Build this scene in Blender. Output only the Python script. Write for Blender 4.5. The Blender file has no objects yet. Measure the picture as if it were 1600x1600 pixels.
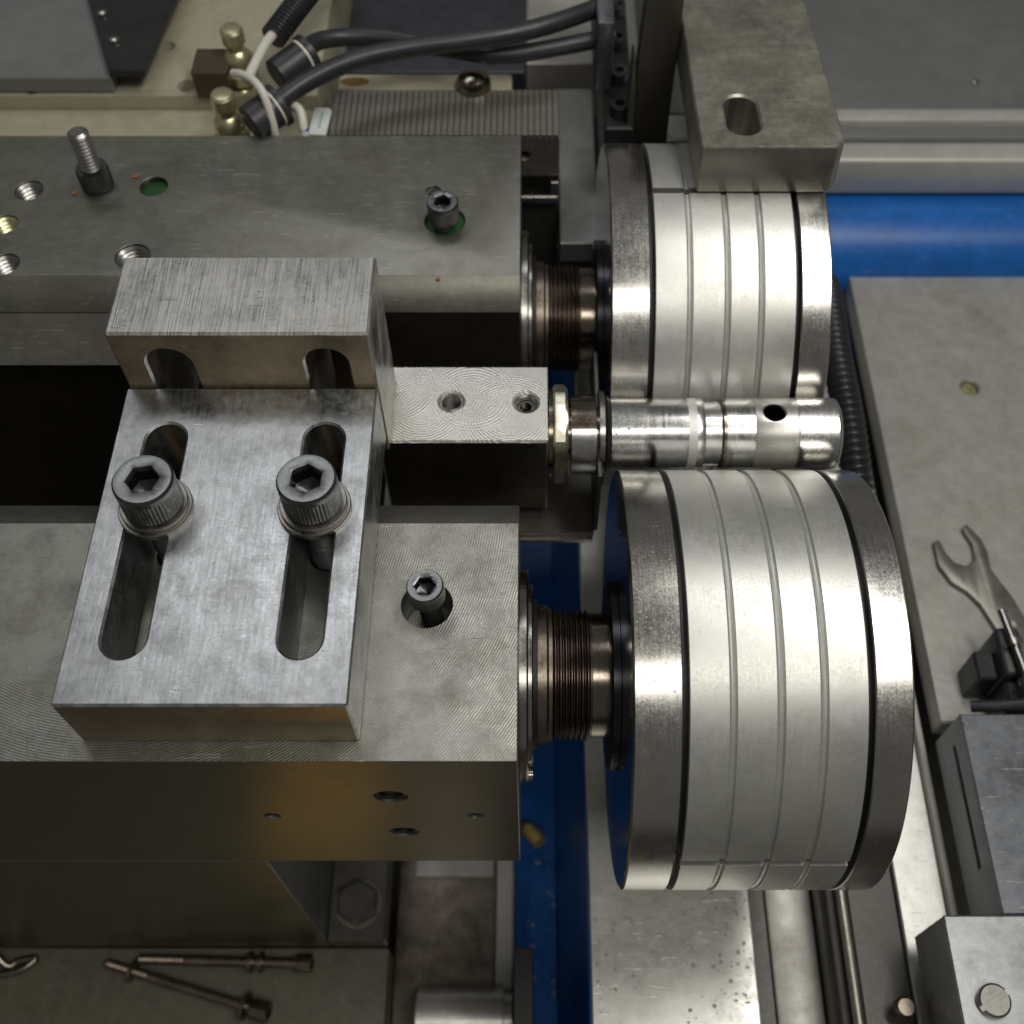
import bpy, bmesh, math, random
from mathutils import Vector, Matrix
random.seed(7)
MM = 0.001
PI = math.pi
S = bpy.context.scene
COL = S.collection

# ------------------------------------------------------------------ camera
cam = bpy.data.cameras.new('camera')
cam.sensor_width = 36.0
cam.lens = 1750.0 / 1600.0 * 36.0
cam.shift_x = -30.0 / 1600.0
cam.clip_start = 0.01
cam.clip_end = 20.0
cam.dof.use_dof = True
cam.dof.focus_distance = 0.365
cam.dof.aperture_fstop = 12.0
cam_o = bpy.data.objects.new('camera', cam)
cam_o.location = (0, 0, 322.5 * MM)
cam_o.rotation_euler = (math.radians(32.15), 0, 0)
COL.objects.link(cam_o)
S.camera = cam_o
S.render.resolution_x = 1024
S.render.resolution_y = 1024

# ------------------------------------------------------------------ light
world = bpy.data.worlds.new('World')
S.world = world
world.use_nodes = True
bg = world.node_tree.nodes['Background']
bg.inputs[0].default_value = (1.0, 0.97, 0.90, 1)
bg.inputs[1].default_value = 0.11

def area(name, loc, aim, sx, sy, power, col):
    l = bpy.data.lights.new(name, 'AREA')
    l.shape = 'RECTANGLE'
    l.size = sx * MM
    l.size_y = sy * MM
    l.energy = power
    l.color = col
    o = bpy.data.objects.new(name, l)
    o.location = Vector(loc) * MM
    d = (Vector(aim) - Vector(loc)).normalized()
    o.rotation_euler = d.to_track_quat('-Z', 'Y').to_euler()
    COL.objects.link(o)
    return o

# the machine's strip work lamp just above the rollers
area('work_lamp', (255, 273, 650), (130, 240, 0), 440, 60, 1.85, (1.0, 0.98, 0.93))
# ceiling tubes of the workshop
area('ceiling_lamp', (500, -650, 1900), (100, 100, -100), 1300, 400, 10.5, (1.0, 0.96, 0.88))
area('ceiling_lamp', (-430, 1150, 1800), (-50, 200, 0), 900, 420, 4.0, (0.96, 0.98, 1.0))
# added amber source, imitates an unseen orange object mirrored in the housing's front face
area('amber_reflection_source', (-110, 24, -262), (-110, 57, -150), 62, 44, 0.0046, (1.0, 0.50, 0.05))

S.view_settings.view_transform = 'Standard'
S.view_settings.look = 'None'
S.view_settings.exposure = 0.0
S.view_settings.gamma = 1.0

# ------------------------------------------------------------------ materials
def new_mat(name):
    m = bpy.data.materials.new(name)
    m.use_nodes = True
    nt = m.node_tree
    return m, nt, nt.nodes, nt.links, nt.nodes['Principled BSDF']

def surf(name, col, metallic=1.0, rough=0.35, rvar=0.12, cvar=0.18, smudge=0.045,
         brush=None, bump=0.15, aniso=0.0, tangent=None, fine=1.2, stain=None, stain_amt=0.0,
         stain_scale=0.03, flecks=0.0, fleck_map=(1, 1, 1), fleck_col=(0.9, 0.9, 0.88),
         rings=None, spec=0.5, scratch=0.0, coat=0.0, bcol=0.28, brv=0.08, fineh=1.0, ringc=0.38):
    """General worn machined / painted surface. Sizes are per millimetre."""
    m, nt, N, L, P = new_mat(name)
    tc = N.new('ShaderNodeTexCoord')
    mp = N.new('ShaderNodeMapping'); mp.inputs['Scale'].default_value = (1000, 1000, 1000)
    L.new(tc.outputs['Object'], mp.inputs['Vector'])
    V = mp.outputs['Vector']
    def noise(scale, detail=4, rough_=0.6, vec=None, dist=0.0):
        n = N.new('ShaderNodeTexNoise'); n.inputs['Scale'].default_value = scale
        n.inputs['Detail'].default_value = detail; n.inputs['Roughness'].default_value = rough_
        n.inputs['Distortion'].default_value = dist
        L.new(vec or V, n.inputs['Vector']); return n.outputs['Fac']
    def scaled(sc, rot=(0, 0, 0)):
        q = N.new('ShaderNodeMapping'); q.inputs['Scale'].default_value = sc; q.inputs['Rotation'].default_value = rot
        L.new(V, q.inputs['Vector']); return q.outputs['Vector']
    def ramp(fac, a, b, c0=0.0, c1=1.0):
        r = N.new('ShaderNodeMapRange'); r.inputs['From Min'].default_value = a; r.inputs['From Max'].default_value = b
        r.inputs['To Min'].default_value = c0; r.inputs['To Max'].default_value = c1
        L.new(fac, r.inputs['Value']); return r.outputs['Result']
    def math_(op, a, b):
        r = N.new('ShaderNodeMath'); r.operation = op
        for i, v in enumerate((a, b)):
            if isinstance(v, (int, float)): r.inputs[i].default_value = v
            else: L.new(v, r.inputs[i])
        return r.outputs[0]
    def mix(fac, a, b):
        r = N.new('ShaderNodeMix'); r.data_type = 'RGBA'
        if isinstance(fac, (int, float)): r.inputs[0].default_value = fac
        else: L.new(fac, r.inputs[0])
        for i, v in ((6, a), (7, b)):
            if isinstance(v, tuple): r.inputs[i].default_value = (v[0], v[1], v[2], 1)
            else: L.new(v, r.inputs[i])
        return r.outputs[2]
    big = noise(smudge, 6, 0.68, dist=0.15)
    mid = noise(smudge * 7, 4, 0.65)
    fin = noise(fine, 3, 0.6)
    lo = tuple(c * (1 - cvar) for c in col); hi = tuple(min(1, c * (1 + cvar)) for c in col)
    patch = math_('ADD', math_('MULTIPLY', big, 0.65), math_('MULTIPLY', mid, 0.35))
    colour = mix(ramp(patch, 0.36, 0.64), lo, hi)
    rough_v = math_('ADD', ramp(patch, 0.35, 0.65, rough - rvar, rough + rvar), ramp(fin, 0.3, 0.7, -0.04, 0.04))
    height = math_('MULTIPLY', fin, 0.35 * fineh)
    if brush:
        b = noise(1.0, 3, 0.6, scaled(brush))
        height = math_('ADD', height, math_('MULTIPLY', b, 1.3))
        rough_v = math_('ADD', rough_v, ramp(b, 0.3, 0.7, -brv, brv))
        colour = mix(ramp(b, 0.35, 0.7, 0.0, bcol), colour, tuple(min(1, c * 1.5) for c in col))
    if rings:
        tot = None
        for (cx, cy, pitch, rad, rin) in rings:
            q = N.new('ShaderNodeMapping'); q.inputs['Location'].default_value = (-cx, -cy, 0)
            L.new(V, q.inputs['Vector'])
            w = N.new('ShaderNodeTexWave'); w.wave_type = 'RINGS'; w.rings_direction = 'Z'
            w.inputs['Scale'].default_value = 0.314 / pitch; w.inputs['Distortion'].default_value = 0.6
            w.inputs['Detail'].default_value = 2; w.inputs['Detail Scale'].default_value = 0.3
            L.new(q.outputs['Vector'], w.inputs['Vector'])
            ln = N.new('ShaderNodeVectorMath'); ln.operation = 'LENGTH'
            q2 = N.new('ShaderNodeVectorMath'); q2.operation = 'MULTIPLY'; q2.inputs[1].default_value = (1, 1, 0)
            L.new(q.outputs['Vector'], q2.inputs[0]); L.new(q2.outputs[0], ln.inputs[0])
            msk = math_('MULTIPLY', ramp(ln.outputs['Value'], rad, rad - 1.5), ramp(ln.outputs['Value'], rin - 4.0, rin + 4.0))
            msk = math_('MULTIPLY', msk, ramp(noise(0.11, 6, 0.75), 0.36, 0.60, 0.08, 1.0))
            t = math_('MULTIPLY', w.outputs['Fac'], msk)
            tot = t if tot is None else math_('MAXIMUM', tot, t)
        height = math_('ADD', height, math_('MULTIPLY', tot, 3.6 * ringc))
        colour = mix(math_('MULTIPLY', tot, ringc), colour, tuple(min(1, c * 1.45) for c in col))
    if scratch > 0:
        st = None
        for k, rz in enumerate((0.5, 1.35, 2.4)):
            q = scaled((0.05, 1.6, 0.3), (0, 0.2 * k, rz))
            s_ = ramp(noise(1.0, 2, 0.5, q), 0.66, 0.73)
            s_ = math_('MULTIPLY', s_, ramp(noise(0.12 + 0.05 * k, 2, 0.5), 0.52, 0.6))
            st = s_ if st is None else math_('MAXIMUM', st, s_)
        dots = ramp(noise(0.8, 1, 0.4), 0.74, 0.78)
        st = math_('MAXIMUM', st, math_('MULTIPLY', dots, 0.7))
        colour = mix(math_('MULTIPLY', st, scratch), colour, (0.85, 0.84, 0.8))
        height = math_('ADD', height, math_('MULTIPLY', st, -1.2))
    if flecks > 0:
        fl = ramp(noise(1.0, 2, 0.5, scaled(fleck_map)), 0.62, 0.72)
        fl = math_('MULTIPLY', fl, ramp(noise(0.05, 2, 0.5), 0.35, 0.6, 0.15, 1))
        colour = mix(math_('MULTIPLY', fl, flecks), colour, fleck_col)
        height = math_('ADD', height, math_('MULTIPLY', fl, -0.8))
    if stain and stain_amt > 0:
        sn = noise(stain_scale, 8, 0.74, dist=0.25)
        sf = ramp(sn, 0.44, 0.70, 0, stain_amt)
        colour = mix(sf, colour, stain)
        rough_v = math_('ADD', rough_v, math_('MULTIPLY', sf, 0.10))
    L.new(colour, P.inputs['Base Color'])
    L.new(math_('MAXIMUM', rough_v, 0.06), P.inputs['Roughness'])
    P.inputs['Metallic'].default_value = metallic
    P.inputs['Specular IOR Level'].default_value = spec
    if coat: P.inputs['Coat Weight'].default_value = coat; P.inputs['Coat Roughness'].default_value = 0.12
    if aniso:
        P.inputs['Anisotropic'].default_value = aniso
        t = N.new('ShaderNodeTangent'); t.direction_type = 'RADIAL'; t.axis = tangent or 'X'
        L.new(t.outputs[0], P.inputs['Tangent'])
    bp = N.new('ShaderNodeBump'); bp.inputs['Strength'].default_value = bump; bp.inputs['Distance'].default_value = 0.00025
    L.new(height, bp.inputs['Height']); L.new(bp.outputs['Normal'], P.inputs['Normal'])
    return m

M = {}
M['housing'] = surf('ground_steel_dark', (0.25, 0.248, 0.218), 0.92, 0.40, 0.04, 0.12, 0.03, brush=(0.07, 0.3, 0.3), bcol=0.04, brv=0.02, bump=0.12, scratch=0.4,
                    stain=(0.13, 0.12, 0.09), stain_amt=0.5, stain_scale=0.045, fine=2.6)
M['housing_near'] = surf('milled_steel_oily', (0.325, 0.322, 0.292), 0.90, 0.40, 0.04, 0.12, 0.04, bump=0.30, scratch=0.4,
                    rings=[(-30, 45, 0.85, 400, 72)], ringc=0.26, stain=(0.11, 0.10, 0.07), stain_amt=0.55, stain_scale=0.07, fine=2.5)
M['plate'] = surf('scuffed_steel_plate', (0.47, 0.48, 0.485), 1.0, 0.37, 0.11, 0.36, 0.06, brush=(1.1, 0.10, 0.5), bump=0.12, bcol=0.10, brv=0.05,
                  scratch=0.8, stain=(0.24, 0.24, 0.245), stain_amt=0.6, stain_scale=0.10)
M['plate_upright'] = surf('brushed_steel_upright', (0.52, 0.51, 0.48), 1.0, 0.40, 0.08, 0.25, 0.05, brush=(1.5, 0.05, 0.05), bump=0.4, bcol=0.6, brv=0.12,
                  scratch=0.4, stain=(0.2, 0.19, 0.17), stain_amt=0.45, stain_scale=0.06)
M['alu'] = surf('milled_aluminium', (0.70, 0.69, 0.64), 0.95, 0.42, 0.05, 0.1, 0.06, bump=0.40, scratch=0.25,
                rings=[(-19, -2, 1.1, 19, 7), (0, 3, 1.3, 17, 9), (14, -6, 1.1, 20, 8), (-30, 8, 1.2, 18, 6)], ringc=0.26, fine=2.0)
M['housing_front'] = surf('dark_housing_front', (0.19, 0.19, 0.145), 0.9, 0.34, 0.04, 0.12, 0.03, bump=0.16, fine=2.5)  # darker, smoother material for the near housing's front faces
M['alu_dark'] = surf('dark_front_face', (0.10, 0.088, 0.07), 0.9, 0.32, 0.05, 0.2, bump=0.1)  # much darker material for front faces of the block and rear housing
M['die'] = surf('die_steel_satin', (0.52, 0.525, 0.50), 0.72, 0.38, 0.04, 0.06, 0.03, brush=(1.6, 0.12, 0.12), bump=0.025, aniso=0.25, tangent='X', bcol=0.04, brv=0.02,
                flecks=0.3, fleck_map=(0.8, 0.5, 0.5), fleck_col=(0.28, 0.26, 0.22), stain=(0.44, 0.41, 0.34), stain_amt=0.35, stain_scale=0.025, fineh=0.5)
M['flange'] = surf('polished_flange_steel', (0.50, 0.495, 0.475), 1.0, 0.19, 0.03, 0.10, 0.03, brush=(1.8, 0.04, 0.04), bump=0.012, bcol=0.05, brv=0.025, fineh=0.1, aniso=0.5, tangent='X',
                   stain=(0.36, 0.30, 0.23), stain_amt=0.45, stain_scale=0.012)
M['flange_face'] = surf('mirror_flange_face', (0.42, 0.43, 0.45), 1.0, 0.10, 0.03, 0.1, 0.04, bump=0.02)
M['work'] = surf('turned_bright_steel', (0.56, 0.56, 0.55), 0.97, 0.23, 0.03, 0.06, 0.05, brush=(2.0, 0.04, 0.04), bump=0.015, bcol=0.05, brv=0.02, fineh=0.2, aniso=0.5, tangent='X')
M['work_band'] = surf('polished_dark_band', (0.48, 0.48, 0.47), 1.0, 0.22, 0.03, 0.12, 0.06, brush=(0.9, 0.04, 0.04), bump=0.012, fineh=0.2, bcol=0.08, brv=0.04, aniso=0.4, tangent='X')
M['work_satin'] = surf('satin_turned_steel', (0.54, 0.53, 0.495), 0.9, 0.38, 0.03, 0.06, 0.09, brush=(2.0, 0.08, 0.08), bump=0.025, bcol=0.06, brv=0.03)
M['work_matte'] = surf('matte_white_band', (0.70, 0.69, 0.66), 0.6, 0.5, 0.05, 0.08, 0.09, bump=0.05)
M['black_gap'] = surf('black_oily_gap', (0.015, 0.014, 0.013), 0.2, 0.45, 0.05, 0.2, bump=0.05)
M['brown_thread'] = surf('oily_brown_thread', (0.135, 0.100, 0.080), 0.9, 0.30, 0.06, 0.35, 0.1, bump=0.08)
M['collar'] = surf('oily_collar_steel', (0.27, 0.23, 0.19), 1.0, 0.32, 0.06, 0.25, 0.1, bump=0.10, stain=(0.12, 0.07, 0.04), stain_amt=0.5, stain_scale=0.08)
M['shaft'] = surf('dark_spindle_steel', (0.26, 0.22, 0.18), 1.0, 0.20, 0.04, 0.2, 0.1, bump=0.04)
M['dark_disc'] = surf('black_disc_and_recess_shade', (0.05, 0.052, 0.058), 0.85, 0.26, 0.04, 0.2, bump=0.04)
M['cover'] = surf('bearing_cover_steel', (0.42, 0.41, 0.38), 1.0, 0.24, 0.05, 0.2, bump=0.06)
M['bolt'] = surf('black_oxide_bolt', (0.13, 0.132, 0.135), 0.95, 0.34, 0.06, 0.25, 0.2, bump=0.12, scratch=0.35)
M['bolt_top'] = surf('worn_bolt_head', (0.23, 0.235, 0.24), 0.95, 0.36, 0.07, 0.3, 0.25, bump=0.14, scratch=0.5)
M['washer'] = surf('steel_washer', (0.27, 0.26, 0.24), 1.0, 0.36, 0.07, 0.2, 0.2, bump=0.12)
M['thread'] = surf('bright_thread', (0.36, 0.355, 0.34), 1.0, 0.30, 0.05, 0.1, bump=0.05)
M['zinc'] = surf('yellow_zinc_nut', (0.74, 0.71, 0.58), 1.0, 0.36, 0.06, 0.2, 0.12, bump=0.10, stain=(0.26, 0.15, 0.05), stain_amt=0.55, stain_scale=0.07)
M['arm'] = surf('scuffed_arm_steel', (0.42, 0.405, 0.345), 0.9, 0.46, 0.09, 0.2, 0.035, bump=0.22, scratch=0.4, stain=(0.20, 0.18, 0.13), stain_amt=0.5, stain_scale=0.03)
M['arm_front'] = surf('arm_front_face', (0.22, 0.21, 0.185), 0.85, 0.42, 0.05, 0.15, bump=0.15)
M['plate_front'] = surf('brown_front_face', (0.42, 0.35, 0.25), 0.95, 0.36, 0.06, 0.2, 0.05, bump=0.12, stain=(0.16, 0.12, 0.08), stain_amt=0.5)  # browner material for the clamp's front faces
M['arm_dark'] = surf('dark_arm_side', (0.085, 0.078, 0.064), 0.8, 0.45, 0.05, 0.15, bump=0.1)
M['rib'] = surf('laminated_steel', (0.30, 0.285, 0.25), 0.8, 0.48, 0.06, 0.2, 0.06, bump=0.15, stain=(0.14, 0.12, 0.09), stain_amt=0.5)
M['dark_steel'] = surf('dark_machine_steel', (0.10, 0.094, 0.08), 0.7, 0.45, 0.06, 0.3, 0.04, bump=0.12)
M['grey_plate'] = surf('grey_ground_plate', (0.44, 0.44, 0.43), 0.85, 0.38, 0.06, 0.15, 0.03, bump=0.1)
M['cream'] = surf('cream_enamel', (0.42, 0.40, 0.29), 0.0, 0.42, 0.08, 0.14, 0.02, bump=0.08, stain=(0.24, 0.20, 0.12), stain_amt=0.5, stain_scale=0.02)
M['beige'] = surf('worn_beige_table', (0.48, 0.472, 0.435), 0.4, 0.38, 0.08, 0.14, 0.012, bump=0.06, stain=(0.20, 0.18, 0.145), stain_amt=0.8, stain_scale=0.012, scratch=0.2)
M['bed_white'] = surf('wet_ground_bed', (0.80, 0.80, 0.75), 0.7, 0.34, 0.07, 0.10, 0.03, bump=0.22, fine=0.5, stain=(0.48, 0.47, 0.41), stain_amt=0.5, stain_scale=0.05, scratch=0.1)
M['blue'] = surf('blue_enamel', (0.008, 0.13, 0.48), 0.0, 0.33, 0.08, 0.18, 0.03, bump=0.08, stain=(0.012, 0.06, 0.20), stain_amt=0.4, stain_scale=0.04, scratch=0.12)
M['panel'] = surf('grey_sheet_panel', (0.20, 0.205, 0.205), 0.25, 0.42, 0.06, 0.14, 0.012, bump=0.05)
M['panel_light'] = surf('light_grey_ledge', (0.46, 0.45, 0.41), 0.2, 0.42, 0.06, 0.1, 0.02, bump=0.05)
M['navy'] = surf('dark_navy_panel', (0.036, 0.039, 0.050), 0.1, 0.42, 0.06, 0.3, 0.03, bump=0.06)
M['black'] = surf('black_paint', (0.02, 0.02, 0.021), 0.1, 0.42, 0.06, 0.2, bump=0.08)
M['rubber'] = surf('black_rubber', (0.028, 0.029, 0.033), 0.0, 0.42, 0.06, 0.2, 0.1, bump=0.1)
M['plastic'] = surf('black_corrugated_plastic', (0.022, 0.023, 0.027), 0.0, 0.30, 0.05, 0.2, bump=0.03)
M['white_wire'] = surf('white_wire', (0.70, 0.68, 0.60), 0.0, 0.4, 0.05, 0.08, 0.2, bump=0.03)
M['white_label'] = surf('white_label', (0.72, 0.76, 0.72), 0.0, 0.5, 0.05, 0.06, 0.3, bump=0.02)
M['brass'] = surf('plated_brass', (0.66, 0.62, 0.38), 0.85, 0.30, 0.05, 0.2, 0.15, bump=0.06)
M['gold'] = surf('gold_brass', (0.85, 0.66, 0.22), 0.5, 0.35, 0.05, 0.1, 0.15, bump=0.05)
M['brown'] = surf('brown_block', (0.07, 0.05, 0.032), 0.1, 0.5, 0.05, 0.2, bump=0.08)
M['orange'] = surf('orange_rust', (0.20, 0.11, 0.035), 0.0, 0.5, 0.05, 0.3, bump=0.08)
M['green_oil'] = surf('green_coolant', (0.02, 0.07, 0.022), 0.0, 0.08, 0.02, 0.15, bump=0.02, coat=0.6)
M['shelf'] = surf('grimy_cast_shelf', (0.17, 0.165, 0.125), 0.2, 0.48, 0.08, 0.3, 0.03, bump=0.25, stain=(0.07, 0.06, 0.04), stain_amt=0.7, stain_scale=0.03)
M['foot'] = surf('dark_cast_foot', (0.085, 0.08, 0.07), 0.3, 0.42, 0.08, 0.25, 0.04, bump=0.2)
M['wrench'] = surf('satin_chrome_wrench', (0.24, 0.23, 0.205), 0.8, 0.42, 0.06, 0.2, 0.08, bump=0.06)
M['slate'] = surf('slate_steel_block', (0.16, 0.168, 0.185), 0.7, 0.40, 0.08, 0.25, 0.04, bump=0.14, scratch=0.35)
M['steel_light'] = surf('worn_steel_block', (0.36, 0.37, 0.37), 0.85, 0.38, 0.08, 0.25, 0.05, bump=0.12, scratch=0.3)
M['blue_ink'] = surf('blue_ink', (0.02, 0.05, 0.35), 0, 0.5, 0.02, 0.1, bump=0.0)
M['green_ink'] = surf('pale_green_ink', (0.35, 0.55, 0.47), 0, 0.5, 0.02, 0.1, bump=0.0)
M['chip'] = surf('orange_plastic_chip', (0.42, 0.11, 0.05), 0, 0.4, 0.02, 0.2, bump=0.02)

# ------------------------------------------------------------------ builders
def tag(o, label=None, cat=None, group=None, kind=None):
    if label: o['label'] = label
    if cat: o['category'] = cat
    if group: o['group'] = group
    if kind: o['kind'] = kind
    return o

def thing(name, label, cat, loc=(0, 0, 0), group=None):
    o = bpy.data.objects.new(name, None)
    o.empty_display_size = 0.01
    o.location = Vector(loc) * MM
    COL.objects.link(o)
    return tag(o, label, cat, group)

def rootloc(p):
    v = Vector((0, 0, 0))
    while p is not None:
        v += p.location; p = p.parent
    return v

class G:
    """Collects geometry in world millimetres."""
    def __init__(s): s.v = []; s.f = []
    def add(s, vs, fs, mat=None):
        o = len(s.v)
        s.v += [tuple((mat @ Vector(v)) if mat is not None else v) for v in vs]
        s.f += [tuple(i + o for i in f) for f in fs]
        return s
    def box(s, x0, x1, y0, y1, z0, z1, mat=None):
        vs = [(x0, y0, z0), (x1, y0, z0), (x1, y1, z0), (x0, y1, z0), (x0, y0, z1), (x1, y0, z1), (x1, y1, z1), (x0, y1, z1)]
        fs = [(3, 2, 1, 0), (4, 5, 6, 7), (0, 1, 5, 4), (1, 2, 6, 5), (2, 3, 7, 6), (3, 0, 4, 7)]
        return s.add(vs, fs, mat)
    def prism(s, poly, a, b, axis='z', mat=None):
        """polygon (ccw seen from +axis) extruded from a to b"""
        n = len(poly)
        def pt(p, t):
            return {'z': (p[0], p[1], t), 'x': (t, p[0], p[1]), 'y': (p[0], t, p[1])}[axis]
        vs = [pt(p, a) for p in poly] + [pt(p, b) for p in poly]
        fs = [tuple(range(n - 1, -1, -1)), tuple(range(n, 2 * n))]
        fs += [(i, (i + 1) % n, n + (i + 1) % n, n + i) for i in range(n)]
        return s.add(vs, fs, mat)
    def lathe(s, prof, seg=48, mat=None, a0=0.0, a1=None, cap=True):
        """profile [(t, r)] turned about local Z (t along Z). a1 given: open arc with end caps"""
        arc = a1 is not None
        n = seg + 1 if arc else seg
        vs, fs = [], []
        for (t, r) in prof:
            for i in range(n):
                a = a0 + (a1 - a0) * i / seg if arc else 2 * PI * i / seg
                vs.append((r * math.cos(a), r * math.sin(a), t))
        for k in range(len(prof) - 1):
            for i in range(seg):
                j = i + 1 if arc else (i + 1) % seg
                fs.append((k * n + i, k * n + j, (k + 1) * n + j, (k + 1) * n + i))
        if not arc and cap:
            if prof[0][1] > 1e-6: fs.append(tuple(range(n - 1, -1, -1)))
            if prof[-1][1] > 1e-6: fs.append(tuple(range((len(prof) - 1) * n, len(prof) * n)))
        if arc:
            m = len(prof)
            fs.append(tuple(k * n for k in range(m)))
            fs.append(tuple(k * n + n - 1 for k in range(m - 1, -1, -1)))
        return s.add(vs, fs, mat)
    def tube(s, path, r, seg=16, closed_ends=True):
        pts = [Vector(p) for p in path]; n = len(pts)
        rr = r if callable(r) else (lambda i, n_: r)
        up = Vector((0.13, 0.21, 1)).normalized(); vs = []; fs = []
        for i, p in enumerate(pts):
            t = (pts[min(i + 1, n - 1)] - pts[max(i - 1, 0)]).normalized()
            a = t.cross(up).normalized(); b = t.cross(a).normalized()
            for k in range(seg):
                q = 2 * PI * k / seg
                vs.append(tuple(p + (a * math.cos(q) + b * math.sin(q)) * rr(i, n)))
        for i in range(n - 1):
            for k in range(seg):
                fs.append((i * seg + k, i * seg + (k + 1) % seg, (i + 1) * seg + (k + 1) % seg, (i + 1) * seg + k))
        if closed_ends:
            fs.append(tuple(range(seg))); fs.append(tuple((n - 1) * seg + k for k in range(seg - 1, -1, -1)))
        return s.add(vs, fs)
    def shaped(s, rings, mat=None, capb=True, capt=True):
        """stack of equal-length rings [(list of (x,y)), z]"""
        n = len(rings[0][0]); vs = []; fs = []
        for ring, z in rings:
            vs += [(p[0], p[1], z) for p in ring]
        for k in range(len(rings) - 1):
            for i in range(n):
                j = (i + 1) % n
                fs.append((k * n + i, k * n + j, (k + 1) * n + j, (k + 1) * n + i))
        if capb: fs.append(tuple(range(n - 1, -1, -1)))
        if capt: fs.append(tuple(range((len(rings) - 1) * n, len(rings) * n)))
        return s.add(vs, fs, mat)

def circ(r, n=48, knurl=0.0):
    return [((r - (knurl if i % 2 else 0)) * math.cos(2 * PI * i / n), (r - (knurl if i % 2 else 0)) * math.sin(2 * PI * i / n)) for i in range(n)]

def hexr(ap, n=48, rot=0.0):
    out = []
    for i in range(n):
        a = 2 * PI * i / n
        m = ((a + rot + PI / 6) % (PI / 3)) - PI / 6
        r = ap / math.cos(m)
        out.append((r * math.cos(a), r * math.sin(a)))
    return out

def spline(pts, n=8):
    P_ = [Vector(p) for p in pts]; out = []
    for i in range(len(P_) - 1):
        p0 = P_[max(i - 1, 0)]; p1 = P_[i]; p2 = P_[i + 1]; p3 = P_[min(i + 2, len(P_) - 1)]
        for k in range(n):
            t = k / n
            out.append(0.5 * ((2 * p1) + (p2 - p0) * t + (2 * p0 - 5 * p1 + 4 * p2 - p3) * t * t + (3 * p1 - p0 - 3 * p2 + p3) * t ** 3))
    out.append(P_[-1]); return out

def finish(me, sharp=32):
    bm = bmesh.new(); bm.from_mesh(me)
    bmesh.ops.recalc_face_normals(bm, faces=bm.faces)
    bm.to_mesh(me); bm.free()
    for p in me.polygons: p.use_smooth = True
    me.set_sharp_from_angle(angle=math.radians(sharp))

def part(name, g, mat, parent=None, bevel=0.0, cuts=None, seg=1, sharp=32, label=None, front=None):
    base = rootloc(parent)
    me = bpy.data.meshes.new(name)
    me.from_pydata([tuple(Vector(v) * MM - base) for v in g.v], [], g.f)
    finish(me, sharp)
    o = bpy.data.objects.new(name, me)
    COL.objects.link(o)
    if cuts or bevel:
        tmp = []
        for c in (cuts or []):
            cm = bpy.data.meshes.new('cutter')
            cm.from_pydata([tuple(Vector(v) * MM - base) for v in c.v], [], c.f); finish(cm)
            co = bpy.data.objects.new('cutter', cm); COL.objects.link(co); tmp.append(co)
            md = o.modifiers.new('cut', 'BOOLEAN'); md.object = co; md.operation = 'DIFFERENCE'; md.solver = 'EXACT'
        if bevel:
            b = o.modifiers.new('bevel', 'BEVEL'); b.width = bevel * MM; b.segments = seg
            b.limit_method = 'ANGLE'; b.angle_limit = math.radians(40)
        dg = bpy.context.evaluated_depsgraph_get(); dg.update()
        nm = bpy.data.meshes.new_from_object(o.evaluated_get(dg))
        o.modifiers.clear(); o.data = nm; bpy.data.meshes.remove(me); nm.name = name
        for c in tmp:
            cm = c.data; bpy.data.objects.remove(c); bpy.data.meshes.remove(cm)
        for p in nm.polygons: p.use_smooth = True
        nm.set_sharp_from_angle(angle=math.radians(sharp))
        me = nm
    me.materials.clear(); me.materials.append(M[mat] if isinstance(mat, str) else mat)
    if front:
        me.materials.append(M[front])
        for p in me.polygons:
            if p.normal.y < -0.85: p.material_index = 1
    if parent: o.parent = parent
    if label: o['label'] = label
    return o

def single(name, g, mat, label, cat, loc, group=None, **k):
    """a thing that is one mesh with its origin at loc"""
    e = bpy.data.objects.new('tmp', None); e.location = Vector(loc) * MM
    me_o = part(name, g, mat, e, **k)
    me_o.parent = None; me_o.location = e.location
    bpy.data.objects.remove(e)
    return tag(me_o, label, cat, group)

def dup(root, loc, label=None):
    r = root.copy(); COL.objects.link(r); r.location = Vector(loc) * MM
    if label: r['label'] = label
    for ch in list(root.children):
        c = ch.copy(); COL.objects.link(c); c.parent = r
        for gch in ch.children:
            d = gch.copy(); COL.objects.link(d); d.parent = c
    return r

T = Matrix.Translation
AXX = Matrix.Rotation(PI / 2, 4, 'Y')             # local Z -> world X
def atx(y, z, x=0): return T((x, y, z)) @ AXX     # lathe around an X axis through (y, z)

def cyl_cut(x, y, r, z0, z1, n=40, axis='z'):
    g = G()
    if axis == 'z': g.lathe([(z0, r), (z1, r)], n, T((x, y, 0)))
    else: g.lathe([(z0, r), (z1, r)], n, T((x, 0, y)) @ Matrix.Rotation(-PI / 2, 4, 'X'))   # along +Y, (x, z)
    return g

def thread_prof(z0, z1, r, depth, pitch):
    pr = []; z = z0
    while z < z1 - 1e-6:
        pr += [(z, r), (z + pitch * 0.5, r - depth)]; z += pitch
    pr.append((z1, r)); return pr

def tapped(parent, x, y, r, z1, depth=9, pitch=1.5, mat='thread', axis='z'):
    """screw thread lining of a tapped hole, plus its floor"""
    pr = thread_prof(-depth, -0.9, r, r * 0.19, pitch * 1.25)
    g = G()
    mt = T((x, y, z1)) if axis == 'z' else T((x, z1, y)) @ Matrix.Rotation(PI / 2, 4, 'X')
    g.lathe(pr, 32, mt, cap=False)
    return part('hole_thread', g, mat, parent, sharp=25)

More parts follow.
